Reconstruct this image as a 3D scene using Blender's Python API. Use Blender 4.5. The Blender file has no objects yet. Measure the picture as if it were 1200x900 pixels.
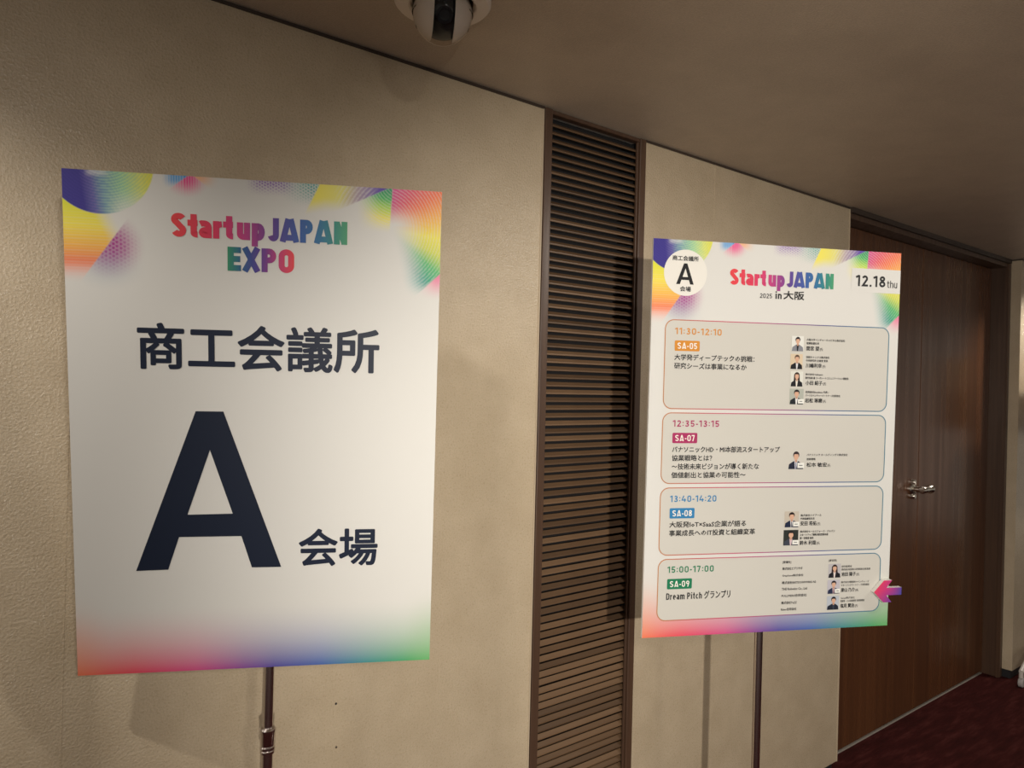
import bpy, bmesh, math, random
import numpy as np
from mathutils import Vector, Matrix

S = bpy.context.scene
C = S.collection
PI = math.pi

# ------------------------------------------------------------------ camera
CZ = 1.515                                   # eye height
CAM = Vector((0.0, -1.5, CZ))
YAW, PITCH, ROLL = 0.664567, 0.00015, -0.024483
def cam_axes():
    f = Vector((math.sin(YAW)*math.cos(PITCH), math.cos(YAW)*math.cos(PITCH), math.sin(PITCH)))
    r = Vector((math.cos(YAW), -math.sin(YAW), 0))
    d = f.cross(r)
    r2 = r*math.cos(ROLL) + d*math.sin(ROLL)
    d2 = -r*math.sin(ROLL) + d*math.cos(ROLL)
    return r2, d2, f
r2, d2, f2 = cam_axes()
cd = bpy.data.cameras.new('camera'); co = bpy.data.objects.new('camera', cd); C.objects.link(co)
M = Matrix.Identity(4)
M.col[0][:3] = r2; M.col[1][:3] = -d2; M.col[2][:3] = -f2; M.col[3][:3] = CAM
co.matrix_world = M
cd.sensor_width = 36; cd.lens = 866.6/1200*36; cd.clip_start = .01
S.camera = co

# ------------------------------------------------------------------ world and lights
w = bpy.data.worlds.new('world'); S.world = w; w.use_nodes = True
bg = w.node_tree.nodes['Background']; bg.inputs[0].default_value = (1.0, .92, .80, 1); bg.inputs[1].default_value = .31
S.view_settings.view_transform = 'Standard'; S.view_settings.look = 'None'
S.view_settings.gamma = 1; S.view_settings.use_curve_mapping = False
S.view_settings.exposure = -0.02

def spot(name, loc, target, energy, size, blend, radius, col=(1, .80, .58)):
    l = bpy.data.lights.new(name, 'SPOT'); l.energy = energy; l.spot_size = math.radians(size); l.spot_blend = blend
    l.shadow_soft_size = radius; l.color = col
    o = bpy.data.objects.new(name, l); C.objects.link(o); o.location = loc
    o.rotation_euler = (Vector(target)-Vector(loc)).to_track_quat('-Z', 'Y').to_euler()
    return o
CEIL = CZ + .738
LC = (1, .935, .84)
# unseen lamp added at eye height to the left: throws the sharp shadow of the timetable board on the louver
spot('shadow_spot', (-.25, -2.26, CZ+.06), (2.15, .0, .92), 225, 70, .85, .012, LC)
# recessed downlights of the corridor ceiling, then an added fill
spot('ceiling_spot', (-.62, -.60, CEIL-.01), (-.35, -.25, 0), 46, 128, .45, .02, LC)
spot('ceiling_spot', (2.45, -1.65, CEIL-.01), (1.9, -.9, 0), 66, 140, .5, .05, LC)
spot('ceiling_spot', (4.85, -.36, CEIL-.01), (4.6, -.3, 0), 42, 125, .6, .03, LC)
spot('ceiling_spot', (-.1, -3.3, CEIL-.01), (-.1, -2.9, 0), 92, 169, .25, .10, LC)  # unseen fill lamp, placed so the board shadows it throws stay hidden

# ------------------------------------------------------------------ helpers
def srgb(c):
    return tuple(((x/255)/12.92 if x/255 <= .04045 else ((x/255+.055)/1.055)**2.4) for x in c)

def mat(name, col, rough=.5, metal=0., spec=.5, coat=0.):
    m = bpy.data.materials.new(name); m.use_nodes = True
    b = m.node_tree.nodes['Principled BSDF']
    b.inputs['Base Color'].default_value = (*col, 1); b.inputs['Roughness'].default_value = rough
    b.inputs['Metallic'].default_value = metal; b.inputs['Specular IOR Level'].default_value = spec
    b.inputs['Coat Weight'].default_value = coat
    return m
def nt(m): return m.node_tree.nodes, m.node_tree.links, m.node_tree.nodes['Principled BSDF']
def noise(n, l, scale, detail=4, rough=.55, stretch=(1, 1, 1), src='Object'):
    tc = n.new('ShaderNodeTexCoord'); mp = n.new('ShaderNodeMapping'); mp.inputs['Scale'].default_value = stretch
    l.new(tc.outputs[src], mp.inputs[0])
    t = n.new('ShaderNodeTexNoise'); t.inputs['Scale'].default_value = scale; t.inputs['Detail'].default_value = detail
    t.inputs['Roughness'].default_value = rough
    l.new(mp.outputs[0], t.inputs['Vector']); return t
def ramp(n, l, src, stops):
    r = n.new('ShaderNodeValToRGB'); e = r.color_ramp.elements
    e[0].position, e[0].color = stops[0][0], (*stops[0][1], 1)
    e[1].position, e[1].color = stops[-1][0], (*stops[-1][1], 1)
    for p, c in stops[1:-1]:
        x = e.new(p); x.color = (*c, 1)
    l.new(src, r.inputs[0]); return r
def wallpaper(name, a, b, bump=.55, rough=.40):
    m = mat(name, a, rough, spec=.65); n, l, B = nt(m)
    t = noise(n, l, 9, 6, .6); r = ramp(n, l, t.outputs[0], [(.33, b), (.66, a)])
    g = noise(n, l, 260, 3, .6); mx = n.new('ShaderNodeMix'); mx.data_type = 'RGBA'; mx.blend_type = 'MULTIPLY'
    gr = ramp(n, l, g.outputs[0], [(.3, (.84, .84, .84)), (.7, (1, 1, 1))])
    mx.inputs[0].default_value = .8; l.new(r.outputs[0], mx.inputs[6]); l.new(gr.outputs[0], mx.inputs[7])
    l.new(mx.outputs[2], B.inputs['Base Color'])
    bp = n.new('ShaderNodeBump'); bp.inputs['Strength'].default_value = bump; bp.inputs['Distance'].default_value = .0024
    g2 = noise(n, l, 210, 2, .5)
    l.new(g2.outputs[0], bp.inputs['Height']); l.new(bp.outputs[0], B.inputs['Normal'])
    bc = n.new('ShaderNodeBump'); bc.inputs['Strength'].default_value = 1; bc.inputs['Distance'].default_value = .006
    g3 = noise(n, l, 300, 1, .5); l.new(g3.outputs[0], bc.inputs['Height']); l.new(bc.outputs[0], B.inputs['Coat Normal'])
    B.inputs['Coat Weight'].default_value = .5; B.inputs['Coat Roughness'].default_value = .18
    rr = ramp(n, l, g2.outputs[0], [(.35, (rough+.12,)*3), (.65, (rough-.16,)*3)]); l.new(rr.outputs[0], B.inputs['Roughness'])
    return m
def wood(name, a, b, rough=.35, scale=6, axis='Z', spec=.5, bump=.05):
    m = mat(name, a, rough, spec=spec); n, l, B = nt(m)
    st = {'Z': (9, 9, .35), 'X': (.35, 9, 9)}[axis]
    t = noise(n, l, scale, 8, .62, st); r = ramp(n, l, t.outputs[0], [(.3, b), (.72, a)])
    l.new(r.outputs[0], B.inputs['Base Color'])
    bp = n.new('ShaderNodeBump'); bp.inputs['Strength'].default_value = bump; bp.inputs['Distance'].default_value = .002
    l.new(t.outputs[0], bp.inputs['Height']); l.new(bp.outputs[0], B.inputs['Normal'])
    rr = ramp(n, l, t.outputs[0], [(.3, (rough+.1,)*3), (.7, (rough-.06,)*3)]); l.new(rr.outputs[0], B.inputs['Roughness'])
    return m

MW = wallpaper('beige_wallpaper', (.60, .490, .345), (.53, .425, .290))
MC = wallpaper('ceiling_cloth', (.62, .495, .37), (.56, .445, .33), .3, .6)
MSLAT = wood('slat_wood', (.19, .110, .058), (.10, .058, .031), .38, 5, 'X')
MFRAME = wood('frame_wood', (.10, .055, .033), (.060, .032, .020), .38, 5, 'Z')
MDOOR = wood('door_veneer', (.140, .056, .023), (.074, .028, .012), .27, 2.2, 'Z', .5, .10)
MDARK = mat('dark_void', (.012, .011, .012), .7)  # near-black standing in for the unlit depth of gaps and holes
MBASE = mat('black_baseboard', (.018, .018, .02), .5)
MTRIM = wood('ceiling_trim_wood', (.055, .036, .026), (.035, .024, .018), .5, 5, 'X')
MCHROME = mat('chrome', (.74, .68, .66), .2, 1.0)
MSTEEL = mat('brushed_nickel', (.60, .56, .50), .22, 1.0)
MFOAM = mat('white_foam_board', (.74, .72, .68), .5)
MWHITE = mat('white_plastic', (.62, .57, .52), .35)
MBALL = mat('camera_shroud_plastic', (.78, .69, .60), .4)
MBLACK = mat('black_plastic', (.012, .014, .016), .15)
MLINE = mat('steel_threshold', (.72, .66, .58), .4, .6)
MRUB = mat('grey_caster', (.45, .43, .42), .45)
MBRK = mat('black_steel', (.03, .03, .032), .4, .6)
# carpet
MCAR = mat('dark_red_carpet', (.06, .012, .014), .95, spec=.1); n, l, B = nt(MCAR)
t = noise(n, l, 5, 6, .7, (1.2, 6, 1)); r = ramp(n, l, t.outputs[0], [(.3, (.030, .006, .005)), (.52, (.055, .010, .009)), (.72, (.10, .026, .022))])
l.new(r.outputs[0], B.inputs['Base Color'])
g = noise(n, l, 420, 2); bp = n.new('ShaderNodeBump'); bp.inputs['Strength'].default_value = .8; bp.inputs['Distance'].default_value = .004
l.new(g.outputs[0], bp.inputs['Height']); l.new(bp.outputs[0], B.inputs['Normal'])
# print (colour per vertex)
MPRINT = mat('print_ink', (.8, .8, .8), .5, spec=.28); n, l, B = nt(MPRINT)
a = n.new('ShaderNodeVertexColor'); a.layer_name = 'Col'
hs = n.new('ShaderNodeHueSaturation'); hs.inputs['Value'].default_value = .86; hs.inputs['Saturation'].default_value = .98
l.new(a.outputs[0], hs.inputs['Color']); l.new(hs.outputs[0], B.inputs['Base Color'])
# clear dome
MGLASS = bpy.data.materials.new('clear_dome'); MGLASS.use_nodes = True; n, l, B = nt(MGLASS)
B.inputs['Base Color'].default_value = (.93, .92, .9, 1); B.inputs['Roughness'].default_value = .03
B.inputs['Transmission Weight'].default_value = 1; B.inputs['IOR'].default_value = 1.08

def link(name, me, m=None, parent=None, mw=None):
    o = bpy.data.objects.new(name, me); C.objects.link(o)
    if m is not None and hasattr(me, 'materials') and not me.materials: me.materials.append(m)
    if parent: o.parent = parent
    return o
def frombm(name, bm, m, parent=None, smooth=False):
    me = bpy.data.meshes.new(name); bm.normal_update(); bm.to_mesh(me); bm.free()
    if smooth:
        me.shade_smooth()
        try: me.set_sharp_from_angle(angle=math.radians(35))
        except Exception: pass
    return link(name, me, m, parent)
def tag(o, label, cat, group=None):
    o['label'] = label; o['category'] = cat
    if group: o['group'] = group
    return o
def thing(name, label, cat, loc=(0, 0, 0), mw=None, group=None):
    o = bpy.data.objects.new(name, None); C.objects.link(o); o.location = loc; o.empty_display_size = .05
    if mw is not None: o.matrix_world = mw
    return tag(o, label, cat, group)
def bx(bm, x0, x1, y0, y1, z0, z1, bev=0):
    r = bmesh.ops.create_cube(bm, size=1); vs = r['verts']
    for v in vs:
        v.co = Vector(((x0+x1)/2+v.co.x*(x1-x0), (y0+y1)/2+v.co.y*(y1-y0), (z0+z1)/2+v.co.z*(z1-z0)))
    if bev:
        es = list({e for v in vs for e in v.link_edges})
        bmesh.ops.bevel(bm, geom=es, offset=bev, segments=1, profile=.5, affect='EDGES')
def box(name, x0, x1, y0, y1, z0, z1, m, parent=None, bev=0):
    bm = bmesh.new(); bx(bm, x0, x1, y0, y1, z0, z1, bev); return frombm(name, bm, m, parent)
def struct(o): o['kind'] = 'structure'; return o
def lathe(bm, prof, seg=32, axis=Matrix.Identity(4)):
    """prof: list of (r, z)"""
    rings = []
    for r, z in prof:
        if r < 1e-6: rings.append([bm.verts.new(axis @ Vector((0, 0, z)))])
        else: rings.append([bm.verts.new(axis @ Vector((r*math.cos(2*PI*i/seg), r*math.sin(2*PI*i/seg), z))) for i in range(seg)])
    for A, Bq in zip(rings, rings[1:]):
        for i in range(seg):
            j = (i+1) % seg
            if len(A) == 1 and len(Bq) == 1: continue
            if len(A) == 1: bm.faces.new((A[0], Bq[j], Bq[i]))
            elif len(Bq) == 1: bm.faces.new((A[i], A[j], Bq[0]))
            else: bm.faces.new((A[i], A[j], Bq[j], Bq[i]))
    bmesh.ops.recalc_face_normals(bm, faces=bm.faces)
def tube(bm, p0, p1, r, seg=20):
    p0, p1 = Vector(p0), Vector(p1); d = p1-p0
    ax = Matrix.Translation(p0) @ d.to_track_quat('Z', 'Y').to_matrix().to_4x4()
    b2 = bmesh.new(); lathe(b2, [(0, 0), (r, 0), (r, d.length), (0, d.length)], seg, ax)
    me = bpy.data.meshes.new('t'); b2.to_mesh(me); b2.free(); bm.from_mesh(me); bpy.data.meshes.remove(me)

# ------------------------------------------------------------------ setting
LX0, LX1 = 1.2615, 1.6575        # louver opening
DX0, DX1 = 2.865, 4.545          # door opening
BH = .045                        # black recessed skirting
struct(box('floor', -3, 9, -5, .3, -.05, 0, MCAR))
struct(box('ceiling', -3, 9, -5, .3, CEIL, CEIL+.05, MC))
WT = CEIL-.0075
def wall(name, x0, x1, y0=0.0, edge=()):
    o = struct(box(name, x0, x1, y0, y0+.12, BH, WT, MW))
    for x in edge:
        bd = box('edge_bead', x-.0025, x+.0012, y0-.0022, y0+.03, BH, WT, MEDGE, o); bd['label'] = 'pale vertical corner bead'
    return o
MEDGE = mat('pale_edge', (.52, .43, .31), .5)
wl = wall('wall_left', -3, LX0-.001, edge=(LX0-.002,))
wc = wall('wall_center', LX1+.001, DX0, edge=(DX0,))
wr = wall('wall_right', 4.577, 9, -.057)
for nm, x0, x1, y0 in (('baseboard_left', -3, LX0-.001, .014), ('baseboard_center', LX1+.001, DX0-.012, .014), ('baseboard_right', 4.585, 9, -.047)):
    struct(box(nm, x0, x1, y0, y0+.09, 0, BH+ (.004), MBASE))
# faint wallpaper joints: the next sheet starts with a slightly raised edge
for o, xs in ((wl, (-.35, .19,)), (wc, (1.995,))):
    for x in xs:
        j = box('wallpaper_seam', x-.0006, x+.0006, -.0005, .002, BH, WT, MW, o)
# two small marks low on the left wall
bm = bmesh.new(); bmesh.ops.create_circle(bm, cap_ends=True, radius=.0026, segments=10, matrix=Matrix.Translation((.708, -.0004, .807)) @ Matrix.Rotation(PI/2, 4, 'X'))
o = frombm('nail_hole', bm, MDARK, wl); o['label'] = 'small dark nail hole'
bm = bmesh.new(); lathe(bm, [(0, 0), (.0030, 0), (.002, .0015), (0, .002)], 10, Matrix.Translation((.711, .0002, .711)) @ Matrix.Rotation(PI/2, 4, 'X'))
o = frombm('pin_head', bm, MSTEEL, wl); o['label'] = 'tiny metal pin head'
# shadow-gap trim along the top of the walls
for i, (x0, x1, y) in enumerate(((-3, LX0, -.004), (LX1, DX0, -.004), (4.577, 9, -.061))):
    struct(box('trim_%d' % (i+1), x0, x1, y, y+.05, CEIL-.008, CEIL-.002, MTRIM))
struct(box('trim_4', DX0, 4.575, -.012, .12, CEIL-.022, CEIL-.001, MTRIM))

# ------------------------------------------------------------------ doors
DY = .075
def leaf(name, x0, x1):
    return struct(box(name, x0, x1, DY, DY+.04, .012, CEIL-.045, MDOOR, None, .0015))
DM = 3.708
d1 = leaf('door_1', DX0+.004, DM-.0025)
d2o = leaf('door_2', DM+.0025, DX1-.004)
struct(box('trim_5', DX0, 4.575, .0, DY+.04, CEIL-.043, CEIL-.0225, MFRAME))      # head of the frame
struct(box('trim_6', DX1, 4.576, -.010, DY+.04, 0, CEIL-.023, MFRAME, None, .002))  # right jamb and casing
struct(box('trim_7', DX1-.006, DX1-.0005, -.004, .010, 0, CEIL-.044, MFRAME))
struct(box('door_gap_dark', DX0-.1, DX1+.1, DY+.045, DY+.09, 0, CEIL-.03, MDARK))     # black sheet painting the darkness behind the gaps
struct(box('trim_8', DX0, DX1-.007, DY-.002, DY+.03, 0, .003, MLINE))               # threshold strip
# lever handle on the left leaf
hz = 1.068; hx = 3.640
RY = Matrix.Translation((hx, DY, hz)) @ Matrix.Rotation(PI/2, 4, 'X')
bm = bmesh.new(); lathe(bm, [(0, 0), (.030, 0), (.030, .007), (.025, .011), (.014, .013), (0, .013)], 28, RY)
hb = frombm('rose', bm, MSTEEL, d1, True)
bm = bmesh.new(); lathe(bm, [(0, .009), (.014, .009), (.013, .040), (.014, .050), (.014, .058), (.008, .064), (0, .065)], 24, RY)
frombm('handle_neck', bm, MSTEEL, d1, True)
bm = bmesh.new()
ax = Matrix.Translation((hx-.004, DY-.052, hz)) @ Matrix.Rotation(PI/2, 4, 'Y')
lathe(bm, [(0, -.012), (.012, -.011), (.0165, -.004), (.0155, .03), (.0150, .050), (.0175, .066), (.0205, .076), (.0205, .082), (.012, .0835), (0, .080)], 28, ax)
frombm('lever_handle', bm, MSTEEL, d1, True)
for dz in (.045, -.047):
    bm = bmesh.new(); lathe(bm, [(0, 0), (.0135, 0), (.013, .012), (.009, .018), (0, .018)], 20, Matrix.Translation((hx, DY, hz+dz*.72)) @ Matrix.Rotation(PI/2, 4, 'X'))
    frombm('cylinder_cover', bm, MSTEEL, d1, True)

# ------------------------------------------------------------------ louver
lv = thing('louver_screen', 'tall dark brown wooden louvered screen set between the two beige walls', 'louver', ((LX0+LX1)/2, 0, 0))
def lp(name, x0, x1, y0, y1, z0, z1, m, bev=.0015):
    o = box(name, x0, x1, y0, y1, z0, z1, m, None, bev); o.parent = lv; o.matrix_parent_inverse = lv.matrix_basis.inverted(); return o
FW = .026
lp('stile', LX0+.001, LX0+FW, -.006, .010, 0.0, CEIL-.003, MFRAME)
lp('stile', LX1-FW, LX1-.001, -.006, .010, 0.0, CEIL-.003, MFRAME)
lp('inner_bead', LX0+FW, LX0+FW+.006, .001, .009, .06, CEIL-.014, MFRAME, .001)
lp('inner_bead', LX1-FW-.006, LX1-FW, .001, .009, .06, CEIL-.014, MFRAME, .001)
lp('void_liner', LX0+.001, LX0+.004, .010, .052, 0, CEIL-.003, MDARK, 0)  # black sheets painting the darkness at the slat ends
lp('void_liner', LX1-.004, LX1-.001, .010, .052, 0, CEIL-.003, MDARK, 0)
lp('top_rail', LX0+FW, LX1-FW, -.002, .02, CEIL-.014, CEIL-.003, MFRAME)
lp('bottom_rail', LX0+FW, LX1-FW, -.002, .05, 0.0, .06, MFRAME)
lp('void_backing', LX0+.002, LX1-.002, .052, .07, 0.0, CEIL-.003, MDARK, 0)  # black sheet painting the shade behind the slats
bm = bmesh.new()
xa, xb = LX0+FW-.004, LX1-FW+.004
xc = (LX0+LX1)/2; hw = (xb-xa)/2
prof = [(.0015, 0), (0, .001), (0, .0044), (.0015, .0056), (.0100, .0128), (.0100, .0088)]
L0 = [bm.verts.new((-hw, y, z)) for y, z in prof]; R0 = [bm.verts.new((hw, y, z)) for y, z in prof]
k = len(prof)
for i in range(k): bm.faces.new((L0[i], L0[(i+1) % k], R0[(i+1) % k], R0[i]))
bm.faces.new(L0[::-1]); bm.faces.new(R0); bmesh.ops.recalc_face_normals(bm, faces=bm.faces)
SM = bpy.data.meshes.new('slat'); bm.to_mesh(SM); bm.free(); SM.materials.append(MSLAT)
random.seed(4)
# three tints of the same timber
SMS = [SM]
for kx, (a_, b_) in enumerate((((.14, .082, .044), (.08, .046, .025)), ((.24, .145, .080), (.14, .082, .044)))):
    m2 = SM.copy(); m2.materials.clear(); m2.materials.append(wood('slat_wood_%s' % ('dark', 'pale')[kx], a_, b_, .4, 5, 'X')); SMS.append(m2)
z = .066; pitch = .02125
while z < CEIL-.034:
    o = bpy.data.objects.new('slat', random.choices(SMS, (5, 3, 3))[0]); C.objects.link(o); o.parent = lv
    o.location = (random.uniform(-.0006, .0006), .010+random.uniform(-.0008, .0008), z+random.uniform(-.0005, .0005))
    o.rotation_euler = (random.uniform(-.02, .02), random.uniform(-.0012, .0012), 0)
    z += pitch

# ------------------------------------------------------------------ dome camera
DC = Vector((.755, -.293, CEIL))
dm = thing('dome_camera', 'white security dome camera with clear bubble on the ceiling', 'camera', DC)
bm = bmesh.new(); lathe(bm, [(0, 0), (.088, 0), (.0925, -.004), (.0925, -.013), (.088, -.018), (.066, -.021), (.062, -.0185), (.060, -.012), (.058, -.012)], 56)
frombm('flange', bm, mat('flange_plastic', (.84, .74, .64), .4), dm, True)
bm = bmesh.new(); lathe(bm, [(.0585, -.012), (.0585, -.034)] + [(.0565*math.cos(a), -.034-.0565*math.sin(a)) for a in [i*PI/2/14 for i in range(15)]], 48)
frombm('clear_dome', bm, MGLASS, dm, True)
# shroud ball: two pale side shells with a dark slot between
th = math.radians(-27)
ux = Vector((math.cos(th), math.sin(th), 0))
def shell(lo, hi, R, m, name):
    bm = bmesh.new(); bmesh.ops.create_uvsphere(bm, u_segments=48, v_segments=32, radius=R)
    for v in bm.verts: v.co.z *= 1.0
    for v in bm.verts: v.co += Vector((0, 0, -.030))
    for s, lim in ((1, hi), (-1, -lo)):
        bmesh.ops.bisect_plane(bm, geom=list(bm.verts)+list(bm.edges)+list(bm.faces), plane_co=ux*s*lim, plane_no=ux*s, clear_outer=True)
        es = [e for e in bm.edges if e.is_boundary]
        if es: bmesh.ops.holes_fill(bm, edges=es)
    bmesh.ops.bisect_plane(bm, geom=list(bm.verts)+list(bm.edges)+list(bm.faces), plane_co=(0, 0, -.002), plane_no=(0, 0, 1), clear_outer=True)
    return frombm(name, bm, m, dm, True)
shell(-.06, -.0195, .052, MBALL, 'shroud'); shell(.0195, .06, .052, MBALL, 'shroud')
shell(-.0195, .0195, .046, MBLACK, 'lens_slot')
bm = bmesh.new(); dirn = Vector((-.45, -.75, -.42)).normalized()
dirn = Vector((math.sin(th)*.85, -math.cos(th)*.85, -.5)).normalized()
lathe(bm, [(0, .036), (.012, .036), (.013, .047), (.0155, .048), (.0155, .0495), (.011, .0495), (.009, .047), (0, .046)], 24, Matrix.Translation((0, 0, -.030)) @ dirn.to_track_quat('Z', 'Y').to_matrix().to_4x4())
frombm('lens', bm, mat('lens_glass', (.03, .035, .04), .08), dm, True)

# ------------------------------------------------------------------ stands
def stand(label, x, y, top, zc, r_up, r_lo, blabel_dir, tilt_h):
    t = thing('sign_stand', label, 'stand', (x, y, 0))
    bm = bmesh.new(); lathe(bm, [(0, 0), (.150, 0), (.152, .004), (.148, .012), (.05, .022), (.022, .030), (.018, .045), (0, .045)], 48); frombm('base', bm, MCHROME, t, True)
    bm = bmesh.new(); tube(bm, (0, 0, .03), (0, 0, zc), r_lo, 28); frombm('lower_tube', bm, MCHROME, t, True)
    bm = bmesh.new(); tube(bm, (0, 0, zc-.02), (0, 0, top), r_up, 28); frombm('upper_tube', bm, MCHROME, t, True)
    bm = bmesh.new(); R = r_lo
    lathe(bm, [(R, -.030), (R+.0030, -.029), (R+.0032, -.025), (R+.0015, -.0235), (R+.0035, -.022), (R+.0035, -.018), (R+.0018, -.0165),
               (R+.0032, -.014), (R+.0036, .008), (R+.0045, .010), (R+.0045, .0135), (R+.002, .016), (r_up, .0165)], 32, Matrix.Translation((0, 0, zc)))
    frombm('collar', bm, MCHROME, t, True)
    return t

# ------------------------------------------------------------------ boards: print helpers
MM = .001
def lerp_stops(x, stops):
    xs = [s[0] for s in stops]; cs = np.array([srgb(s[1]) for s in stops])
    return np.stack([np.interp(x, xs, cs[:, i]) for i in range(3)], -1)
def sm(a, b, x):
    t = np.clip((x-a)/(b-a), 0, 1); return t*t*(3-2*t)
WHITE = np.array((.71, .70, .67))
def side(x, y, ax, ay, bx_, by_):
    """signed distance, positive to the right of the direction a->b in y-down coordinates"""
    dx, dy = bx_-ax, by_-ay; L = math.hypot(dx, dy); return (-(dy)*(x-ax)+dx*(y-ay))/L
def artwork(x, y):
    out = np.ones(x.shape+(3,))*WHITE
    def mixin(al, col):
        nonlocal out
        al = np.clip(al, 0, 1)[..., None]; out = out*(1-al)+col*al
    aa = lambda d: np.clip(d/1.3+.5, 0, 1)
    # left wedge, yellow to orange
    lineL = side(x, y, 93, 75, 23, 175)          # >0 on the left of the ray going down-left
    c = lerp_stops(y, [(40, (214, 222, 40)), (85, (240, 222, 70)), (118, (242, 176, 66)), (140, (238, 130, 84)), (165, (244, 160, 140))])
    st = 1-.16*(np.sin(y*2*PI/4.6) > .2)*sm(50, 80, y)
    al = aa(lineL)*(1-sm(135, 178, y))*(1-sm(38, 80, x+.5*(75-y).clip(-30, 40)))*(x < 130)
    mixin(np.minimum(al*1.15, 1)*st, c)
    # magenta cone with dots
    d = np.hypot((x-66)/1.0, (y-116)/1.0)
    kk = 2*PI/5.6; dots = .70+.30*(np.cos(x*kk)+np.cos(x*kk/2+y*kk*.866)+np.cos(x*kk/2-y*kk*.866) > .3)
    al = aa(-lineL)*(1-sm(12, 58, d))*dots
    mixin(al, np.array(srgb((168, 52, 140))))
    al = aa(-lineL)*(1-sm(0, 42, np.hypot((x-62)/1.5, y-150)))*.35
    mixin(al, np.array(srgb((150, 170, 190))))
    # big circle
    r = np.hypot(x-55, y+13)
    c = lerp_stops(x+.15*(70-y), [(34, (58, 48, 140)), (50, (110, 100, 165)), (66, (140, 175, 175)), (95, (175, 215, 160)), (125, (226, 226, 110)), (137, (228, 222, 80))])
    c2 = lerp_stops(x, [(30, (50, 44, 132)), (60, (70, 110, 170)), (95, (120, 190, 170)), (137, (205, 215, 90))])
    rr = np.hypot(x-60, y+38)
    s = (np.sin(rr*2*PI/4.4) > 0)*.55
    cc = c*(1-s[..., None])+c2*s[..., None]
    whit = np.clip(sm(58, 95, x)*(1-sm(110, 128, x))*sm(20, 70, y)+.6*sm(12, 3, y)*sm(30, 42, x)*(1-sm(55, 75, x)), 0, .8)
    mixin(aa(80-r), np.array((1, 1, 1.))*0+WHITE)
    mixin(aa(80-r)*(1-whit*(1-.4*s)), cc)
    # blue, pink, orange along the top
    l1 = side(x, y, 186, 0, 158, 22)
    l2 = side(x, y, 221, 19, 196, 0)
    stp = .6+.4*(np.sin(x*2*PI/4.0) > 0)
    mixin(aa(l1)*sm(146, 164, x)*(1-sm(6, 22, y))*(x < 200)*stp, np.array(srgb((40, 150, 220))))
    mixin(aa(-l1)*aa(-l2)*(1-sm(4, 34, np.hypot((x-183)*.85, y-3)))*stp, np.array(srgb((232, 60, 140))))
    mixin(aa(l2)*(1-sm(200, 236, x))*(1-sm(2, 20, y))*(x > 190)*.8, np.array(srgb((244, 170, 110))))
    # dotted purple and teal
    kk = 2*PI/4.3; dt = (np.cos(x*kk)+np.cos(x*kk/2+y*kk*.866)+np.cos(x*kk/2-y*kk*.866) > .1)*.7+.2
    l3 = side(x, y, 392, 0, 374, 38)             # >0 left
    mixin(dt*sm(272, 300, x)*(1-sm(330, 362, x))*(1-sm(3, 26, y)), np.array(srgb((140, 90, 180))))
    mixin(dt*sm(325, 385, x)*aa(l3)*(1-sm(8, 40, y)), np.array(srgb((40, 160, 150))))
    # yellow to purple wedge
    l4 = side(x, y, 504, 0, 416, 43)             # >0 above-left
    rr = np.hypot(x-560, y-90)
    c = lerp_stops(x+.25*y, [(395, (238, 226, 92)), (430, (226, 220, 120)), (455, (180, 160, 170)), (490, (96, 72, 168)), (505, (80, 50, 160))])
    s = 1-.45*(np.sin(rr*2*PI/6.0) > .3)*sm(410, 435, x)*(1-sm(470, 490, x))
    mixin(aa(-l3)*aa(l4)*(1-sm(18, 46, y+.25*(x-400).clip(-100, 0)))*s*(x < 510), c)
    # green wedge
    l5 = side(x, y, 511, 0, 507, 75)             # >0 left
    c = lerp_stops(y+.15*(505-x), [(4, (16, 150, 96)), (18, (60, 180, 90)), (32, (170, 215, 70)), (50, (240, 230, 90)), (75, (248, 236, 150))])
    s = 1-.3*(np.sin(np.hypot(x-520, y+10)*2*PI/4.6) > .2)
    mixin(aa(-l4)*aa(l5)*sm(446, 494, x-.1*y)*(1-sm(46, 76, y))*s*(x > 440), c)
    # rainbow rings, right
    ang = np.degrees(np.arctan2(y-66, x-500))    # -90 up, 0 right, 90 down
    c = lerp_stops(ang, [(-85, (205, 64, 150)), (-52, (226, 78, 96)), (-34, (240, 110, 50)), (-12, (244, 180, 60)), (8, (238, 226, 66)), (24, (206, 214, 64)), (38, (70, 180, 100)), (54, (20, 150, 140)), (75, (90, 190, 200))])
    rr = np.hypot(x-492, y-66)
    s = 1-.30*(np.sin(rr*2*PI/5.0) > .2)*sm(12, 60, rr)
    fade = np.where(y < 62, sm(62, 22, y+.0*x)*1.0+(1-sm(62, 22, y))*sm(516, 572, x), sm(522+.28*(y-62), 574+.0*y, x))
    fade = np.where(y < 62, fade, sm(508+.22*(y-62), 574, x))
    l6 = side(x, y, 558, 173, 595, 138)          # >0 below-right
    mixin(aa(-l5)*fade*s*aa(-l6)*(1-sm(150, 182, y)), c)
    mixin(aa(l6)*aa(-l5)*(1-sm(140, 186, y))*sm(552, 590, x)*.85*(y > 130), np.array(srgb((236, 96, 150))))
    # bottom band
    c = lerp_stops(x, [(0, (236, 104, 70)), (90, (228, 54, 84)), (190, (206, 62, 130)), (270, (128, 62, 150)), (320, (74, 64, 156)), (400, (52, 92, 168)), (480, (50, 136, 140)), (560, (60, 160, 96)), (594, (78, 170, 96))])
    v = np.clip((y-722)/119, 0, 1)
    mixin(v**1.6*.97, c)
    c = lerp_stops(x, [(0, (240, 150, 90)), (150, (230, 120, 140)), (594, (130, 180, 110))])
    mixin(sm(690, 800, y)*.25*np.maximum(1-sm(0, 60, x), sm(540, 594, x)), c)
    return out

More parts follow.
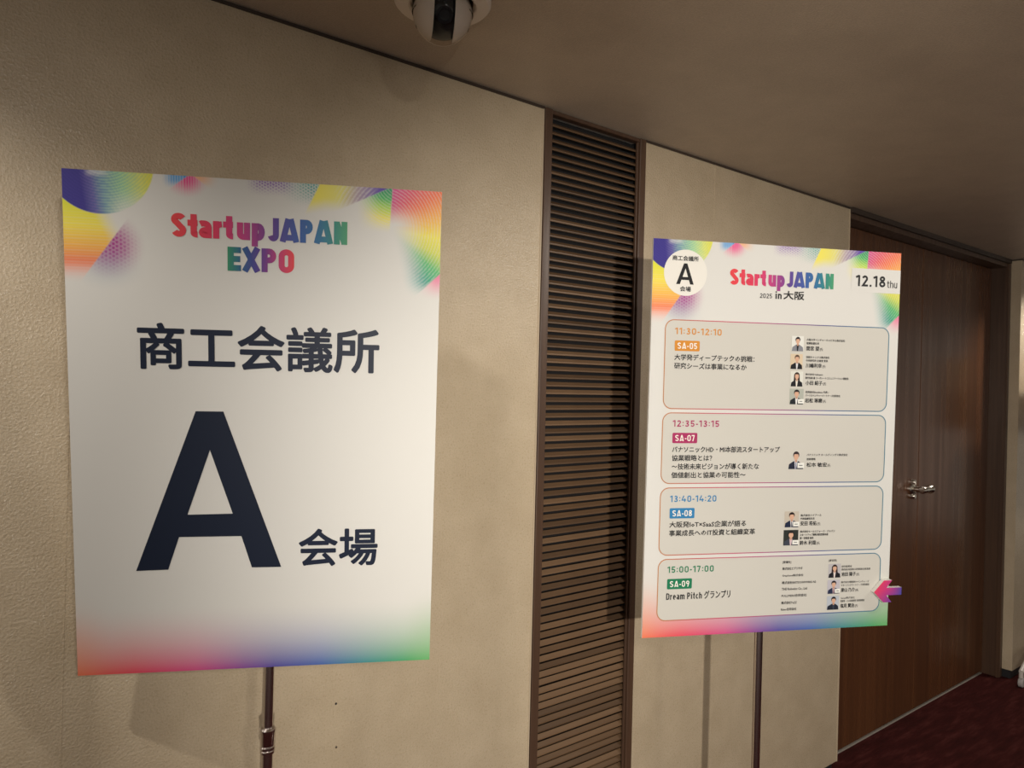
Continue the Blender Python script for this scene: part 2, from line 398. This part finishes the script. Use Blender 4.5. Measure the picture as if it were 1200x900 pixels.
class Board:
    def __init__(s, name, label, tl, u, v, H):
        u = Vector(u).normalized(); v = Vector(v); v = (v-u*v.dot(u)).normalized(); nrm = u.cross(v)
        o = CAM+Vector(tl)
        mw = Matrix.Identity(4); mw.col[0][:3] = u; mw.col[1][:3] = nrm; mw.col[2][:3] = -v; mw.col[3][:3] = o
        s.mw = mw; s.k = H/841.0; s.H = H
        s.root = thing(name, label, 'sign', mw=mw)
        bm = bmesh.new(); bx(bm, 0, .594, 0, .007, -H*MM, 0, .0004); p = frombm('foam_panel', bm, MFOAM, s.root)
        ys = np.concatenate([np.arange(0, 190, 1.3), np.arange(190, 690, 50), np.arange(690, 841, 7.5), [841]])
        xs = np.linspace(0, 594, 458)
        X, Y = np.meshgrid(xs, ys); col = artwork(X, Y)
        s.grid('printed_artwork', X, Y, col, .0004)
    def P(s, x, y, off): return (x*MM, -off, -y*MM*s.k)
    def grid(s, name, X, Y, col, off):
        ny, nx = X.shape
        me = bpy.data.meshes.new(name)
        co = np.stack([X*MM, np.full(X.shape, -off), -Y*MM*s.k], -1).reshape(-1, 3)
        i = np.arange((ny-1)*nx).reshape(ny-1, nx)[:, :-1].ravel()
        q = np.stack([i, i+nx, i+nx+1, i+1], -1).astype(np.int32)
        me.vertices.add(len(co)); me.vertices.foreach_set('co', co.ravel())
        me.loops.add(q.size); me.loops.foreach_set('vertex_index', q.ravel())
        me.polygons.add(len(q)); me.polygons.foreach_set('loop_start', np.arange(0, q.size, 4, dtype=np.int32))
        me.update(calc_edges=True)
        a = me.color_attributes.new('Col', 'FLOAT_COLOR', 'POINT')
        a.data.foreach_set('color', np.concatenate([col.reshape(-1, 3), np.ones((len(co), 1))], 1).astype(np.float32).ravel())
        return link(name, me, MPRINT, s.root)
    def poly(s, name, loops, off, label=None, parent=None):
        """loops: list of (points, colour or colour function, extra offset)"""
        me = bpy.data.meshes.new(name); vs, fs, cs = [], [], []
        for pts, col, e in loops:
            b = len(vs)
            for x, y in pts:
                vs.append(s.P(x, y, off+e)); cs.append((*(col(x, y) if callable(col) else srgb(col)), 1))
            fs.append(list(range(b, b+len(pts)))[::-1])
        me.from_pydata(vs, [], fs); me.update()
        a = me.color_attributes.new('Col', 'FLOAT_COLOR', 'POINT')
        a.data.foreach_set('color', np.array(cs, np.float32).ravel())
        o = link(name, me, MPRINT, parent or s.root)
        if label: o['label'] = label
        return o
    def text(s, body, x0, x1, y0, y1, col, bold=0., off=.0010, res=2, name='lettering', label=None):
        """outline text fitted to a box; bold is the extra stroke radius in ems, made of shifted copies"""
        cu = bpy.data.curves.new('t', 'FONT'); cu.body = body; cu.resolution_u = res; cu.fill_mode = 'FRONT'
        o = bpy.data.objects.new('t', cu); C.objects.link(o); bpy.context.view_layer.update()
        me = bpy.data.meshes.new_from_object(o.evaluated_get(bpy.context.evaluated_depsgraph_get()))
        bpy.data.objects.remove(o); bpy.data.curves.remove(cu)
        nv = len(me.vertices); c = np.zeros(nv*3, np.float32); me.vertices.foreach_get('co', c); c = c.reshape(-1, 3)
        F = [list(p.vertices) for p in me.polygons]; bpy.data.meshes.remove(me)
        mn, mx = c.min(0), c.max(0); kx = (x1-x0)/max(mx[0]-mn[0], 1e-6); ky = (y1-y0)/max(mx[1]-mn[1], 1e-6)
        kx2 = (x1-x0-2*bold*ky)/max(mx[0]-mn[0], 1e-6); ky2 = ky*(1-2*bold)
        nc = 1 if bold == 0 else (8 if (y1-y0) > 30 else 4)
        vs, fs = [], []
        for i in range(nc):
            an = 2*PI*(i+.5)/nc; dx, dy = (bold*ky*math.cos(an), bold*ky*math.sin(an)) if nc > 1 else (0, 0)
            X = x0+bold*ky*(nc > 1)+(c[:, 0]-mn[0])*kx2+dx; Y = y1-bold*ky*(nc > 1)-(c[:, 1]-mn[1])*ky2+dy
            b_ = len(vs)*1
            vs += list(np.stack([X, Y, np.full(nv, off+i*.000012)], -1)); fs += [[q_+b_ for q_ in f] for f in F]
        return s.flat(name, np.array(vs), fs, col, label)
    def flat(s, name, vs, fs, col, label=None):
        me = bpy.data.meshes.new(name)
        me.from_pydata([(x*MM, -o_, -y*MM*s.k) for x, y, o_ in vs.tolist()], [], fs); me.update()
        a = me.color_attributes.new('Col', 'FLOAT_COLOR', 'POINT'); nv = len(vs)
        cc = lerp_stops(vs[:, 0], col) if isinstance(col, list) else np.tile(np.array(srgb(col)), (nv, 1))
        a.data.foreach_set('color', np.concatenate([cc, np.ones((nv, 1))], 1).astype(np.float32).ravel())
        ob = link(name, me, MPRINT, s.root)
        if label: ob['label'] = label
        return ob
    def strokes(s, body, x0, x1, y0, y1, col, wt=.16, off=.0010, name='lettering', sp=.14, desc=0., label=None):
        """grotesque lettering drawn with even strokes; y0..y1 is cap height, wt the stroke in cap heights"""
        vs, fs = [], []; cur = 0.; pen = []
        for ch in body:
            if ch == ' ': cur += .34; continue
            wd, lines = GLYPH[ch](wt); pen.append((cur, lines)); cur += wd+sp
        tot = cur-sp; kx = (x1-x0)/tot; ky = y1-y0; nl = 0
        for cx, lines in pen:
            for pts, closed in lines:
                P_ = []
                for p_ in pts:
                    v_ = Vector((p_[0]+cx, p_[1]))
                    if not P_ or (v_-P_[-1]).length > .012: P_.append(v_)
                if closed and (P_[0]-P_[-1]).length < .012: P_.pop()
                n_ = len(P_); h = wt/2
                asp = kx/ky
                Ls, Rs = [], []
                for i in range(n_):
                    a_ = P_[(i-1) % n_] if (closed or i > 0) else None; b_ = P_[(i+1) % n_] if (closed or i < n_-1) else None
                    def nr(u_, v_):
                        d_ = Vector(((v_.x-u_.x)*asp, v_.y-u_.y)).normalized(); return Vector((-d_.y, d_.x))
                    if a_ is None: m_ = nr(P_[i], b_)
                    elif b_ is None: m_ = nr(a_, P_[i])
                    else:
                        n1, n2 = nr(a_, P_[i]), nr(P_[i], b_); m_ = (n1+n2)
                        m_ = m_.normalized() if m_.length > 1e-6 else n1
                        m_ = m_/max(m_.dot(n1), .45)
                    Ls.append((P_[i].x+m_.x*h/asp, P_[i].y+m_.y*h)); Rs.append((P_[i].x-m_.x*h/asp, P_[i].y-m_.y*h))
                b0 = len(vs); z_ = off+nl*.00001; nl = (nl+1) % 6
                for (lx, ly), (rx, ry) in zip(Ls, Rs):
                    vs.append((x0+lx*kx, y1-ly*ky, z_)); vs.append((x0+rx*kx, y1-ry*ky, z_))
                for i in range(n_ if closed else n_-1):
                    j = (i+1) % n_; fs.append([b0+2*i, b0+2*j, b0+2*j+1, b0+2*i+1])
        return s.flat(name, np.array(vs), fs, col, label)
def arc(cx, cy, rx, ry, a0, a1, n=10):
    return [(cx+rx*math.cos(math.radians(a0+(a1-a0)*i/n)), cy+ry*math.sin(math.radians(a0+(a1-a0)*i/n))) for i in range(n+1)]
# glyphs on a cap height of 1; each returns (advance width, [(points, closed)])
def g_bowl(w_, wt, y0=0., y1=1.):
    h = wt/2; r = min((w_-wt)/2, .26); x0, x1 = h, w_-h; a, b = y0+h, y1-h
    return [(arc(x1-r, b-r, r, r, 0, 90, 6)+arc(x0+r, b-r, r, r, 90, 180, 6)+arc(x0+r, a+r, r, r, 180, 270, 6)+arc(x1-r, a+r, r, r, 270, 360, 6), True)]
def g0(w): return .56, g_bowl(.56, w)
def g1(w): return .36, [([(.36-w/2, 0), (.36-w/2, 1)], False), ([(0, .80), (.36-w/2, .97-w*.1)], False)]
def g2(w): h = w/2; return .54, [(arc(.27, .73-h*.3, .27-h, .27-h*.7, 165, -20, 10)+[(h*1.2, h), (.54, h)], False)]
def g3(w): h = w/2; return .54, [(arc(.26, .745, .25-h, .255-h, 160, -80, 10)+[(.20, .51)], False), ([(.20, .52)]+arc(.26, .275, .28-h, .275-h, 80, -160, 12), False)]
def g4(w): h = w/2; return .60, [([(.30, 1), (.07, .30), (.60, .30)], False), ([(.43, .55), (.43, 0)], False)]
def g5(w): h = w/2; return .54, [([(.49, 1-h), (h+.03, 1-h), (h+.01, .52)]+arc(.26, .32, .28-h, .32-h, 130, -155, 12), False)]
def g7(w): h = w/2; return .52, [([(0, 1-h), (.50-h, 1-h), (.50-h, .88), (.20, 0)], False)]
def g8(w): h = w/2; return .56, [(arc(.28, .75, .25-h, .25-h, 0, 360, 16)[:-1], True), (arc(.28, .28, .28-h, .28-h, 0, 360, 16)[:-1], True)]
def g9(w): h = w/2; return .56, [(arc(.28, .70, .28-h, .30-h, 0, 360, 16)[:-1], True), ([(.54-h, .60), (.28, 0)], False)]
def gcolon(w): return w, [([(w/2, .12), (w/2, .12+w)], False), ([(w/2, .58), (w/2, .58+w)], False)]
def gdash(w): return .26, [([(0, .40), (.26, .40)], False)]
def gdot(w): return w, [([(w/2, 0), (w/2, w)], False)]
def gS(w): h = w/2; return .60, [(arc(.30, .735, .30-h, .265-h, 22, 235, 12)+arc(.30, .28, .30-h, .28-h, 55, -158, 12), False)]
def gA(w): q_ = w*.55; W = .70+max(0, w-.17)*2.8; c = W/2; b = w*.36; t_ = w*(.1 if w < .2 else .2); return W, [([(q_, 0), (c-t_, 1)], False), ([(W-q_, 0), (c+t_, 1)], False), ([(.16, .14+b*.5), (W-.16, .14+b*.5)], False) if w < .2 else ([(.2, .19), (W-.2, .19)], False)]
def gJ(w): h = w/2; return .50, [([(.50-h, 1), (.50-h, .30)]+arc(.25, .28, .25-h, .28-h, 0, -165, 9), False)]
def gP(w): h = w/2; return .60, [([(h, 0), (h, 1)], False), ([(h, 1-h), (.30, 1-h)]+arc(.30, .69, .28-h, .31-h, 90, -90, 8)+[(h, .38+h)], False)]
def gN(w): h = w/2; return .62, [([(h, 0), (h, 1)], False), ([(.62-h, 0), (.62-h, 1)], False), ([(h, 1-h*.6), (.62-h, h*.6)], False)]
def gE(w): h = w/2; return .52, [([(h, 0), (h, 1)], False), ([(h, 1-h), (.52, 1-h)], False), ([(h, .5), (.49, .5)], False), ([(h, h), (.52, h)], False)]
def gX(w): return .66, [([(.08, 0), (.58, 1)], False), ([(.58, 0), (.08, 1)], False)]
def gO(w): return .62, g_bowl(.62, w)
def gD(w): h = w/2; return .60, [([(h, 0), (h, 1)], False), ([(h, 1-h), (.28, 1-h)]+arc(.28, .70, .32-h, .30-h, 90, 0, 6)+arc(.28, .30, .32-h, .30-h, 0, -90, 6)+[(h, h)], False)]
XH = .74
def gt(w): h = w/2; return .40, [([(.12+h, .98), (.12+h, .22)]+arc(.12+h+.14, .2, .14, .2-h, 180, 270, 5)+[(.40, h)], False), ([(0, XH-h), (.40, XH-h)], False)]
def ga(w): h = w/2; return .52, [([(.06, XH-h-.03), (.12, XH-h)]+arc(.52-h-.16, XH-h-.16, .16, .16, 90, 0, 5)+[(.52-h, 0)], False), (arc(.25, .23, .25-h, .23-h, 0, 360, 14)[:-1], True)]
def gr(w): h = w/2; return .36, [([(h, 0), (h, XH)], False), ([(h, XH-.24)]+arc(.36, XH-.30, .36-h, .30-h, 160, 90, 5), False)]
def gu(w): h = w/2; return .54, [([(h, XH), (h, .25)]+arc(.27, .25, .27-h, .25-h, 180, 360, 9), False), ([(.54-h, XH), (.54-h, 0)], False)]
def gh(w): h = w/2; return .54, [([(h, 0), (h, 1)], False), ([(h, XH-.25)]+arc(.27, XH-.25, .27-h, .25-h, 180, 0, 9)+[(.54-h, 0)], False)]
def gn(w): h = w/2; return .54, [([(h, 0), (h, XH)], False), ([(h, XH-.25)]+arc(.27, XH-.25, .27-h, .25-h, 180, 0, 9)+[(.54-h, 0)], False)]
def gm(w): h = w/2; return .86, [([(h, 0), (h, XH)], False), ([(h, XH-.22)]+arc(.245, XH-.22, .245-h, .22-h, 180, 0, 8)+[(.43, 0)], False), ([(.43, XH-.22)]+arc(.615+h*.1, XH-.22, .245-h, .22-h, 180, 0, 8)+[(.86-h, 0)], False)]
def gp(w): h = w/2; return .54, [([(h, -.26), (h, XH)], False), (arc(.27, XH/2, .27-h, XH/2-h, 0, 360, 16)[:-1], True)]
def ge(w): h = w/2; return .54, [([(h, .37), (.54-h, .37)]+arc(.27, .37, .27-h, .37-h, 5, 300, 14), False)]
def gi(w): h = w/2; return w, [([(h, 0), (h, XH)], False), ([(h, .86), (h, .86+w)], False)]
def gc(w): h = w/2; return .48, [(arc(.27, .37, .27-h, .37-h, 50, 310, 14), False)]
GLYPH = {'0': g0, '1': g1, '2': g2, '3': g3, '4': g4, '5': g5, '7': g7, '8': g8, '9': g9, ':': gcolon, '-': gdash, '.': gdot, 'S': gS, 'A': gA, 'J': gJ, 'P': gP, 'N': gN,
         'E': gE, 'X': gX, 'O': gO, 'D': gD, 't': gt, 'a': ga, 'r': gr, 'u': gu, 'h': gh, 'n': gn, 'm': gm, 'p': gp, 'e': ge, 'i': gi, 'c': gc}
def rrect(x0, x1, y0, y1, r, n=8):
    p = []
    for cx, cy, a0 in ((x1-r, y0+r, -90), (x1-r, y1-r, 0), (x0+r, y1-r, 90), (x0+r, y0+r, 180)):
        for i in range(n+1):
            a = math.radians(a0+90*i/n); p.append((cx+r*math.cos(a), cy+r*math.sin(a)))
    return p
def ell(cx, cy, rx, ry, n=18, a0=0, a1=360):
    return [(cx+rx*math.cos(math.radians(a0+(a1-a0)*i/n)), cy+ry*math.sin(math.radians(a0+(a1-a0)*i/n))) for i in range(n if a1-a0 == 360 else n+1)]

LOGO = [(160, (226, 62, 66)), (225, (218, 52, 90)), (262, (200, 58, 122)), (300, (138, 66, 142)), (322, (90, 70, 150)), (360, (58, 92, 164)), (392, (44, 112, 160)), (415, (48, 136, 130)), (437, (72, 156, 112))]
NAVY = (22, 32, 54)
# ------------------------------------------------------------------ board 1
b1 = Board('hall_sign_board', 'large printed board with a huge dark letter A on the left stand', (.15206, 1.3487, .32018), (.88182, -.47155, .00611), (.0599, .10364, -.99281), 839)
b1.strokes('Start', 160, 255, 59, 97, LOGO, .255, name='logo_lettering', sp=.05)
b1.strokes('up', 261, 305, 59, 97, LOGO, .255, name='logo_lettering', sp=.06)
b1.strokes('JAPAN', 310, 437, 59, 97, LOGO, .255, name='logo_lettering', sp=.05)
EX = [(246, (56, 144, 104)), (268, (46, 96, 140)), (284, (52, 66, 150)), (305, (110, 62, 146)), (325, (190, 58, 120)), (351, (230, 62, 70))]
b1.strokes('EXPO', 246, 352, 109, 148, EX, .25, name='logo_lettering', sp=.06)
b1.text('商工会議所', 105, 494, 237, 314.5, NAVY, .022, res=4)
Apts = [(194, 383), (238, 383), (332, 657), (283, 656.5), (266, 600), (165, 600), (147, 657), (96, 658)]
def letterA(bd, ox, oy, sx, sy, col, off=.001):
    T = lambda p: (ox+(p[0]-96)*sx, oy+(p[1]-383)*sy)
    L = [(194, 383), (216, 383), (216, 449), (179, 561), (165, 600), (147, 657), (96, 658)]
    R = [(216, 383), (238, 383), (332, 657), (283, 656.5), (266, 600), (252, 560), (216, 449)]
    Bc = [(179, 561), (252, 560), (266, 600), (165, 600)]
    return bd.poly('lettering', [([T(p) for p in q], col, 0) for q in (L, R, Bc)], off)
letterA(b1, 96, 383, 1, 1, (20, 30, 50))
b1.text('会場', 361, 497, 589, 658, NAVY, .022, res=4)

# ------------------------------------------------------------------ board 2
b2 = Board('timetable_board', 'printed timetable board with four session boxes on the right stand', (1.18599, 1.04373, .31388), (.89424, -.44755, .00488), (.0194, .01855, -.99964), 848)
INK = (38, 38, 40)
o = b2.poly('round_badge', [(ell(74, 68.5, 49, 48.5, 48), (233, 230, 222), 0)], .0008, 'off-white printed circle with hall name')
b2.text('商工会議所', 43, 103, 33, 44, INK, .03, .0012)
letterA(b2, 53, 49, 40/236, 44/275, (30, 30, 32), .0012)
b2.text('会場', 62, 87, 97, 108, INK, .03, .0012)
LG2 = [(176+(x-160)*249/277, c) for x, c in LOGO]
q = lambda x: 176+(x-160)*249/277
b2.strokes('Start', q(160), q(255), 54.5, 88.5, LG2, .25, name='logo_lettering', sp=.05)
b2.strokes('up', q(261), q(305), 54.5, 88.5, LG2, .25, name='logo_lettering', sp=.06)
b2.strokes('JAPAN', q(310), q(437), 54, 88, LG2, .25, name='logo_lettering', sp=.05)
b2.strokes('2025', 248, 277, 104, 114, INK, .15)
b2.strokes('in', 285, 300, 99, 114.5, INK, .2, sp=.12)
b2.text('大阪', 304, 355, 96, 115, INK, .03)
b2.poly('date_panel', [([(470, 38.5), (594, 38.5), (594, 91), (470, 91)], lambda x, y: tuple(WHITE), 0)], .0008, 'white date strip at top right')
b2.strokes('12.18', 481, 556, 53.5, 78, INK, .185, .0012)
b2.strokes('thu', 560, 586, 62.5, 78.5, INK, .12, .0012)
FILL = (206, 203, 195)
def outline_col(x, y):
    return tuple(lerp_stops(np.array([float(x)]), [(30, (190, 130, 80)), (90, (190, 100, 90)), (200, (200, 90, 120)), (330, (150, 90, 140)), (430, (80, 100, 150)), (573, (80, 130, 150))])[0])
def session_box(y0, y1):
    outer = rrect(31, 571, y0, y1, 20); inner = rrect(33, 569, y0+2, y1-2, 18.2)
    me_l = []
    n_ = len(outer)
    # fill first, then the outline ring in quads
    top = []
    for i in range(n_):
        j = (i+1) % n_
        # split long runs so the colour gradient along the line holds
        a, b_, c_, d_ = outer[i], outer[j], inner[j], inner[i]
        m_ = 8 if abs(a[0]-b_[0]) > 100 else 1
        for k_ in range(m_):
            f0, f1 = k_/m_, (k_+1)/m_
            L_ = lambda p, q_, f: (p[0]+(q_[0]-p[0])*f, p[1]+(q_[1]-p[1])*f)
            top.append(([L_(a, b_, f0), L_(a, b_, f1), L_(d_, c_, f1), L_(d_, c_, f0)], outline_col, .0003))
    return b2.poly('session_box', [(inner, FILL, 0)]+top, .0008)
session_box(167, 356); session_box(363, 514.5); session_box(522, 667); session_box(674, 807)
def session(time, code, ty, col, lines, bx0=54):
    b2.strokes(time, bx0, bx0+107, ty, ty+13.5, col, .175, .0014, sp=.16)
    by = ty+26.5
    b2.poly('code_badge', [(rrect(bx0, bx0+57, by, by+22, 2.5, 3), col, 0)], .0013, 'coloured session code badge')
    b2.strokes(code, bx0+6, bx0+51, by+4.5, by+17.5, (240, 236, 228), .17, .0018)
    y = by+28.5
    for body, x1 in lines:
        b2.text(body, bx0, x1, y, y+13.4, INK, .026, .0014, res=1)
        y += 18.2
session('11:30-12:10', 'SA-05', 184.5, (212, 138, 36), [('大学発ディープテックの挑戦：', 240), ('研究シーズは事業になるか', 222)])
session('12:35-13:15', 'SA-07', 379.5, (170, 40, 96), [('パナソニックHD・MI本部流スタートアップ', 308), ('協業戦略とは？', 148), ('～技術未来ビジョンが導く新たな', 259), ('価値創出と協業の可能性～', 228)], 55)
session('13:40-14:20', 'SA-08', 539.5, (42, 126, 180), [('大阪発IoT×SaaS企業が語る', 233), ('事業成長へのIT投資と組織変革', 255)])
session('15:00-17:00', 'SA-09', 690.5, (24, 122, 84), [], 53)

b2.strokes('Dream Pitch', 52, 134, 747.5, 761.5, INK, .165, .0014, sp=.19)
b2.text('グランプリ', 139, 201, 745, 762.5, INK, .02, .0014)

def portrait(x0, x1, y0, y1, bgc, hair, suit, shirt, long=False, card=False, tie=None, hx=0.):
    W, Hh = x1-x0, y1-y0; cx = x0+W*(.5+hx)
    T = lambda pts: [(x0+W*a, y0+Hh*b) for a, b in pts]
    L = [(T([(0, 0), (1, 0), (1, 1), (0, 1)]), bgc, 0)] if bgc else []
    h = .5+hx
    if long:
        L.append((T([(h-.22, .2), (h, .06), (h+.22, .2), (h+.26, .78), (h-.26, .78)]), hair, .0001))
    L.append((T([(.02, 1), (.06, .74), (h-.16, .58), (h+.16, .58), (.94, .74), (.98, 1)]), suit, .0002))
    L.append((T([(h-.10, .56), (h+.10, .56), (h+.03, 1), (h-.05, 1)]), shirt, .0003))
    if tie: L.append((T([(h-.025, .62), (h+.025, .62), (h+.03, 1), (h-.03, 1)]), tie, .00035))
    L.append((T([(h-.07, .45), (h+.07, .45), (h+.07, .62), (h, .66), (h-.07, .62)]), (196, 150, 126), .0004))
    L.append((ell(x0+W*h, y0+Hh*.24, W*.20, Hh*.19), hair, .00045))
    L.append((ell(x0+W*h, y0+Hh*.33, W*.155, Hh*.19), (214, 170, 144), .0005))
    L.append((ell(x0+W*h, y0+Hh*.20, W*.17, Hh*.075, 10, 180, 360), hair, .00055))
    if card: L.append((T([(.60, .66), (1.02, .66), (1.02, .94), (.60, .94)]), (236, 236, 230), .0006)); L.append((T([(.70, .78), (.92, .78), (.92, .83), (.70, .83)]), (120, 124, 124), .0007))
    b2.poly('portrait_print', L, .0013)
DK = (30, 30, 36)
sm8 = lambda body, x0, x1, y: b2.text(body, x0, x1, y, y+5.4, INK, .03, .0014, res=1)
def nm(body, x0, x1, y, h=10.2):
    b2.text(body, x0, x1-9.5, y, y+h, INK, .03, .0014, res=1)
    b2.text('氏', x1-8, x1, y+h*.33, y+h, INK, .012, .0014, res=1)
portrait(328, 357, 193, 226, (226, 226, 220), (44, 36, 40), (132, 134, 142), (30, 30, 34))
portrait(326, 356, 232, 265, (216, 196, 168), (96, 76, 64), DK, (220, 220, 224), hx=.04)
portrait(328, 358, 270, 303, (220, 220, 212), (60, 44, 38), DK, (232, 226, 216), long=True)
portrait(327, 361, 308, 342, (176, 180, 170), (40, 36, 36), (34, 40, 46), (226, 226, 226), card=True)
sm8('大阪大学ベンチャーキャピタル株式会社', 364, 459, 197.5); sm8('取締役副社長', 364, 395, 205.3); nm('間宮 望', 364, 405, 214)
sm8('浜松ホトニクス株式会社', 364, 422, 235.5); sm8('中央研究所 企画室 室長', 364, 418, 243); nm('川嶋利幸', 364, 413, 251.5)
sm8('株式会社Olyfuyant', 364, 407, 273.5); sm8('執行役員 兼 コーポレートコミュニケーション部部長', 364, 471, 281); nm('小田 紹子', 365, 416, 289.5)
sm8('合同会社Beeldwie 代表 /', 365, 423, 312); sm8('パーソルベンチャーパートナーズ合同会社', 365, 452, 319.5); nm('岩松 琢磨', 365, 417, 328)
portrait(329, 367, 443, 484, None, (52, 40, 44), (36, 40, 58), (222, 224, 234), card=True, tie=(90, 96, 120))
sm8('パナソニック ホールディングス株式会社', 374, 476, 450); sm8('技術戦略', 374, 396, 459.5); nm('松本 敏宏', 374, 434, 469.5)
portrait(325, 360, 577, 612, (196, 186, 172), (34, 26, 26), (30, 40, 66), (228, 228, 230), card=True, tie=(40, 40, 70))
portrait(324, 360, 618, 652, (46, 50, 46), (30, 28, 28), (62, 66, 80), (214, 190, 196), card=True)
sm8('株式会社ハイアール', 364, 416, 583.5); sm8('代表取締役社長', 364, 399, 591); nm('安田 将佑', 364, 414, 599)
sm8('株式会社セールスフォース・ジャパン', 364, 451, 619.5); sm8('スタートアップ戦略 関西営業本部', 364, 434, 626.8); sm8('第一営業部 部長', 364, 398, 634); nm('鈴木 利哉', 364, 414, 642)
for body, x1, y in (('[登壇社]', 345, 686), ('株式会社エブリサポ', 373, 700), ('Graphene株式会社', 376, 715.5), ('株式会社BXTECHWORKS A2', 408, 731), ('THE Robotics Co., Ltd', 386, 745.5), ('FULLMERS合同会社', 386, 760), ('株式会社TeZZ', 362, 775.5), ('Rimo合同会社', 362, 790)):
    b2.text(body, 324, x1, y, y+6.5, INK, .028, .0014, res=1)
b2.text('[審査員]', 438, 458, 685.5, 691.5, INK, .012, .0014, res=1)
portrait(438, 469, 696, 727, (186, 182, 186), (46, 28, 28), DK, (228, 214, 210), long=True)
portrait(437, 468, 732, 763, (190, 186, 196), (34, 32, 40), (40, 48, 76), (214, 190, 200), card=True, tie=(110, 50, 70))
portrait(437, 467, 768, 799, (184, 190, 200), (26, 26, 32), (34, 40, 54), (60, 66, 80), hx=.05)
for a_, b_, c_, xa_, xb_, xc_, y in (('経済産業省', '関西経済産業局 新事業創出推進課', '池田 陽子', 497, 544, 517, 700), ('株式会社博報堂DYベンチャーズ', 'マネージングパートナー 代表取締役', '漆山 乃介', 542, 543, 516, 735.5), ('Ganzz株式会社', '取締役・CSO事業開発 事業戦略部', '塩見 賢治', 507, 532, 516, 771)):
    b2.text(a_, 471, xa_, y, y+5, INK, .012, .0014, res=1); b2.text(b_, 471, xb_, y+7, y+12, INK, .012, .0014, res=1); nm(c_, 471, xc_, y+15.3, 9.5)

# ------------------------------------------------------------------ arrow block on board 2
mwA = b2.mw @ Matrix.Translation((.547, -.0022, -.762*b2.k))
ar = thing('arrow_block', 'thick pink to purple foam arrow stuck on the edge of the timetable board', 'arrow', mw=mwA)
ap = [(0, 0), (25, 27), (46, 27), (33, 11), (71, 11), (71, -5), (33, -5), (46, -22), (25, -22)]
ap = [(0, 2), (25, 28), (46, 28), (32, 11), (71, 11), (71, -6), (32, -6), (46, -22), (25, -22)]
TH = .010
bm = bmesh.new()
F = [bm.verts.new((x*MM, -TH, y*MM)) for x, y in ap]; K = [bm.verts.new((x*MM, 0, y*MM)) for x, y in ap]
bm.faces.new(F); bm.faces.new(K[::-1])
for i in range(len(ap)):
    j = (i+1) % len(ap); bm.faces.new((F[i], K[i], K[j], F[j]))
bmesh.ops.recalc_face_normals(bm, faces=bm.faces)
frombm('foam_body', bm, MFOAM, ar)
me = bpy.data.meshes.new('arrow_face')
me.from_pydata([(x*MM, -TH-.0004, y*MM) for x, y in ap], [], [[0, 1, 2, 3], [0, 3, 6], [3, 4, 5, 6], [0, 6, 7, 8]]); me.update()
a = me.color_attributes.new('Col', 'FLOAT_COLOR', 'POINT')
cs = lerp_stops(np.array([x-.55*y for x, y in ap]), [(-5, (226, 60, 90)), (12, (226, 50, 104)), (26, (206, 50, 120)), (45, (130, 60, 150)), (72, (62, 70, 160))])
a.data.foreach_set('color', np.concatenate([cs, np.ones((len(ap), 1))], 1).astype(np.float32).ravel())
o = link('arrow_face', me, MPRINT, ar); o['label'] = 'pink to blue printed arrow face'

# ------------------------------------------------------------------ stands holding the boards
def onboard(b, x, y, off): return b.mw @ Vector((x*MM, off, -y*MM*b.k))
p = onboard(b1, 310, 700, .038)
s1 = stand('chrome pole stand with a ringed collar holding the big letter A board', p.x, p.y, CZ-.35, .872, .0088, .0100, 1, 0)
p2 = onboard(b2, 292, 700, .036)
s2 = stand('slim chrome pole stand holding the timetable board beside the doors', p2.x, p2.y, CZ-.25, .50, .0092, .0105, 1, 0)
for s_, b_, x_ in ((s1, b1, 310), (s2, b2, 292)):
    s_loc = s_.matrix_basis.inverted()
    bm = bmesh.new()
    bx(bm, (x_-110)*MM, (x_+110)*MM, .0085, .0125, -.62, -.54, .001)
    bx(bm, (x_-16)*MM, (x_+16)*MM, .0125, .030, -.62, -.54, .001)
    bm.transform(s_loc @ b_.mw)
    o = frombm('board_clamp', bm, MBRK, s_); o['label'] = 'black clamp plate'

# ------------------------------------------------------------------ white rolling panel at the right edge
wp = thing('rolling_whiteboard', 'white rolling panel stand with a caster at the far right edge', 'whiteboard', (4.5, -.125, 0))
bm = bmesh.new(); lathe(bm, [(0, -.012), (.020, -.012), (.025, -.008), (.025, .008), (.020, .012), (0, .012)], 24, Matrix.Translation((0, 0, .025)) @ Matrix.Rotation(PI/2, 4, 'X'))
frombm('caster_wheel', bm, MRUB, wp, True)
bm = bmesh.new(); tube(bm, (-.006, 0, .050), (-.006, 0, .082), .011, 12); tube(bm, (-.008, 0, .080), (.10, 0, .135), .012, 12); tube(bm, (.095, 0, .133), (.60, 0, .140), .013, 12); frombm('foot', bm, MWHITE, wp)
bm = bmesh.new(); bx(bm, .56, .60, -.012, .012, .135, 1.70, .002); frombm('post', bm, MWHITE, wp)
bm = bmesh.new(); bx(bm, -.02, 1.3, -.030, -.014, 1.32, 1.725, .002); frombm('panel', bm, MWHITE, wp)
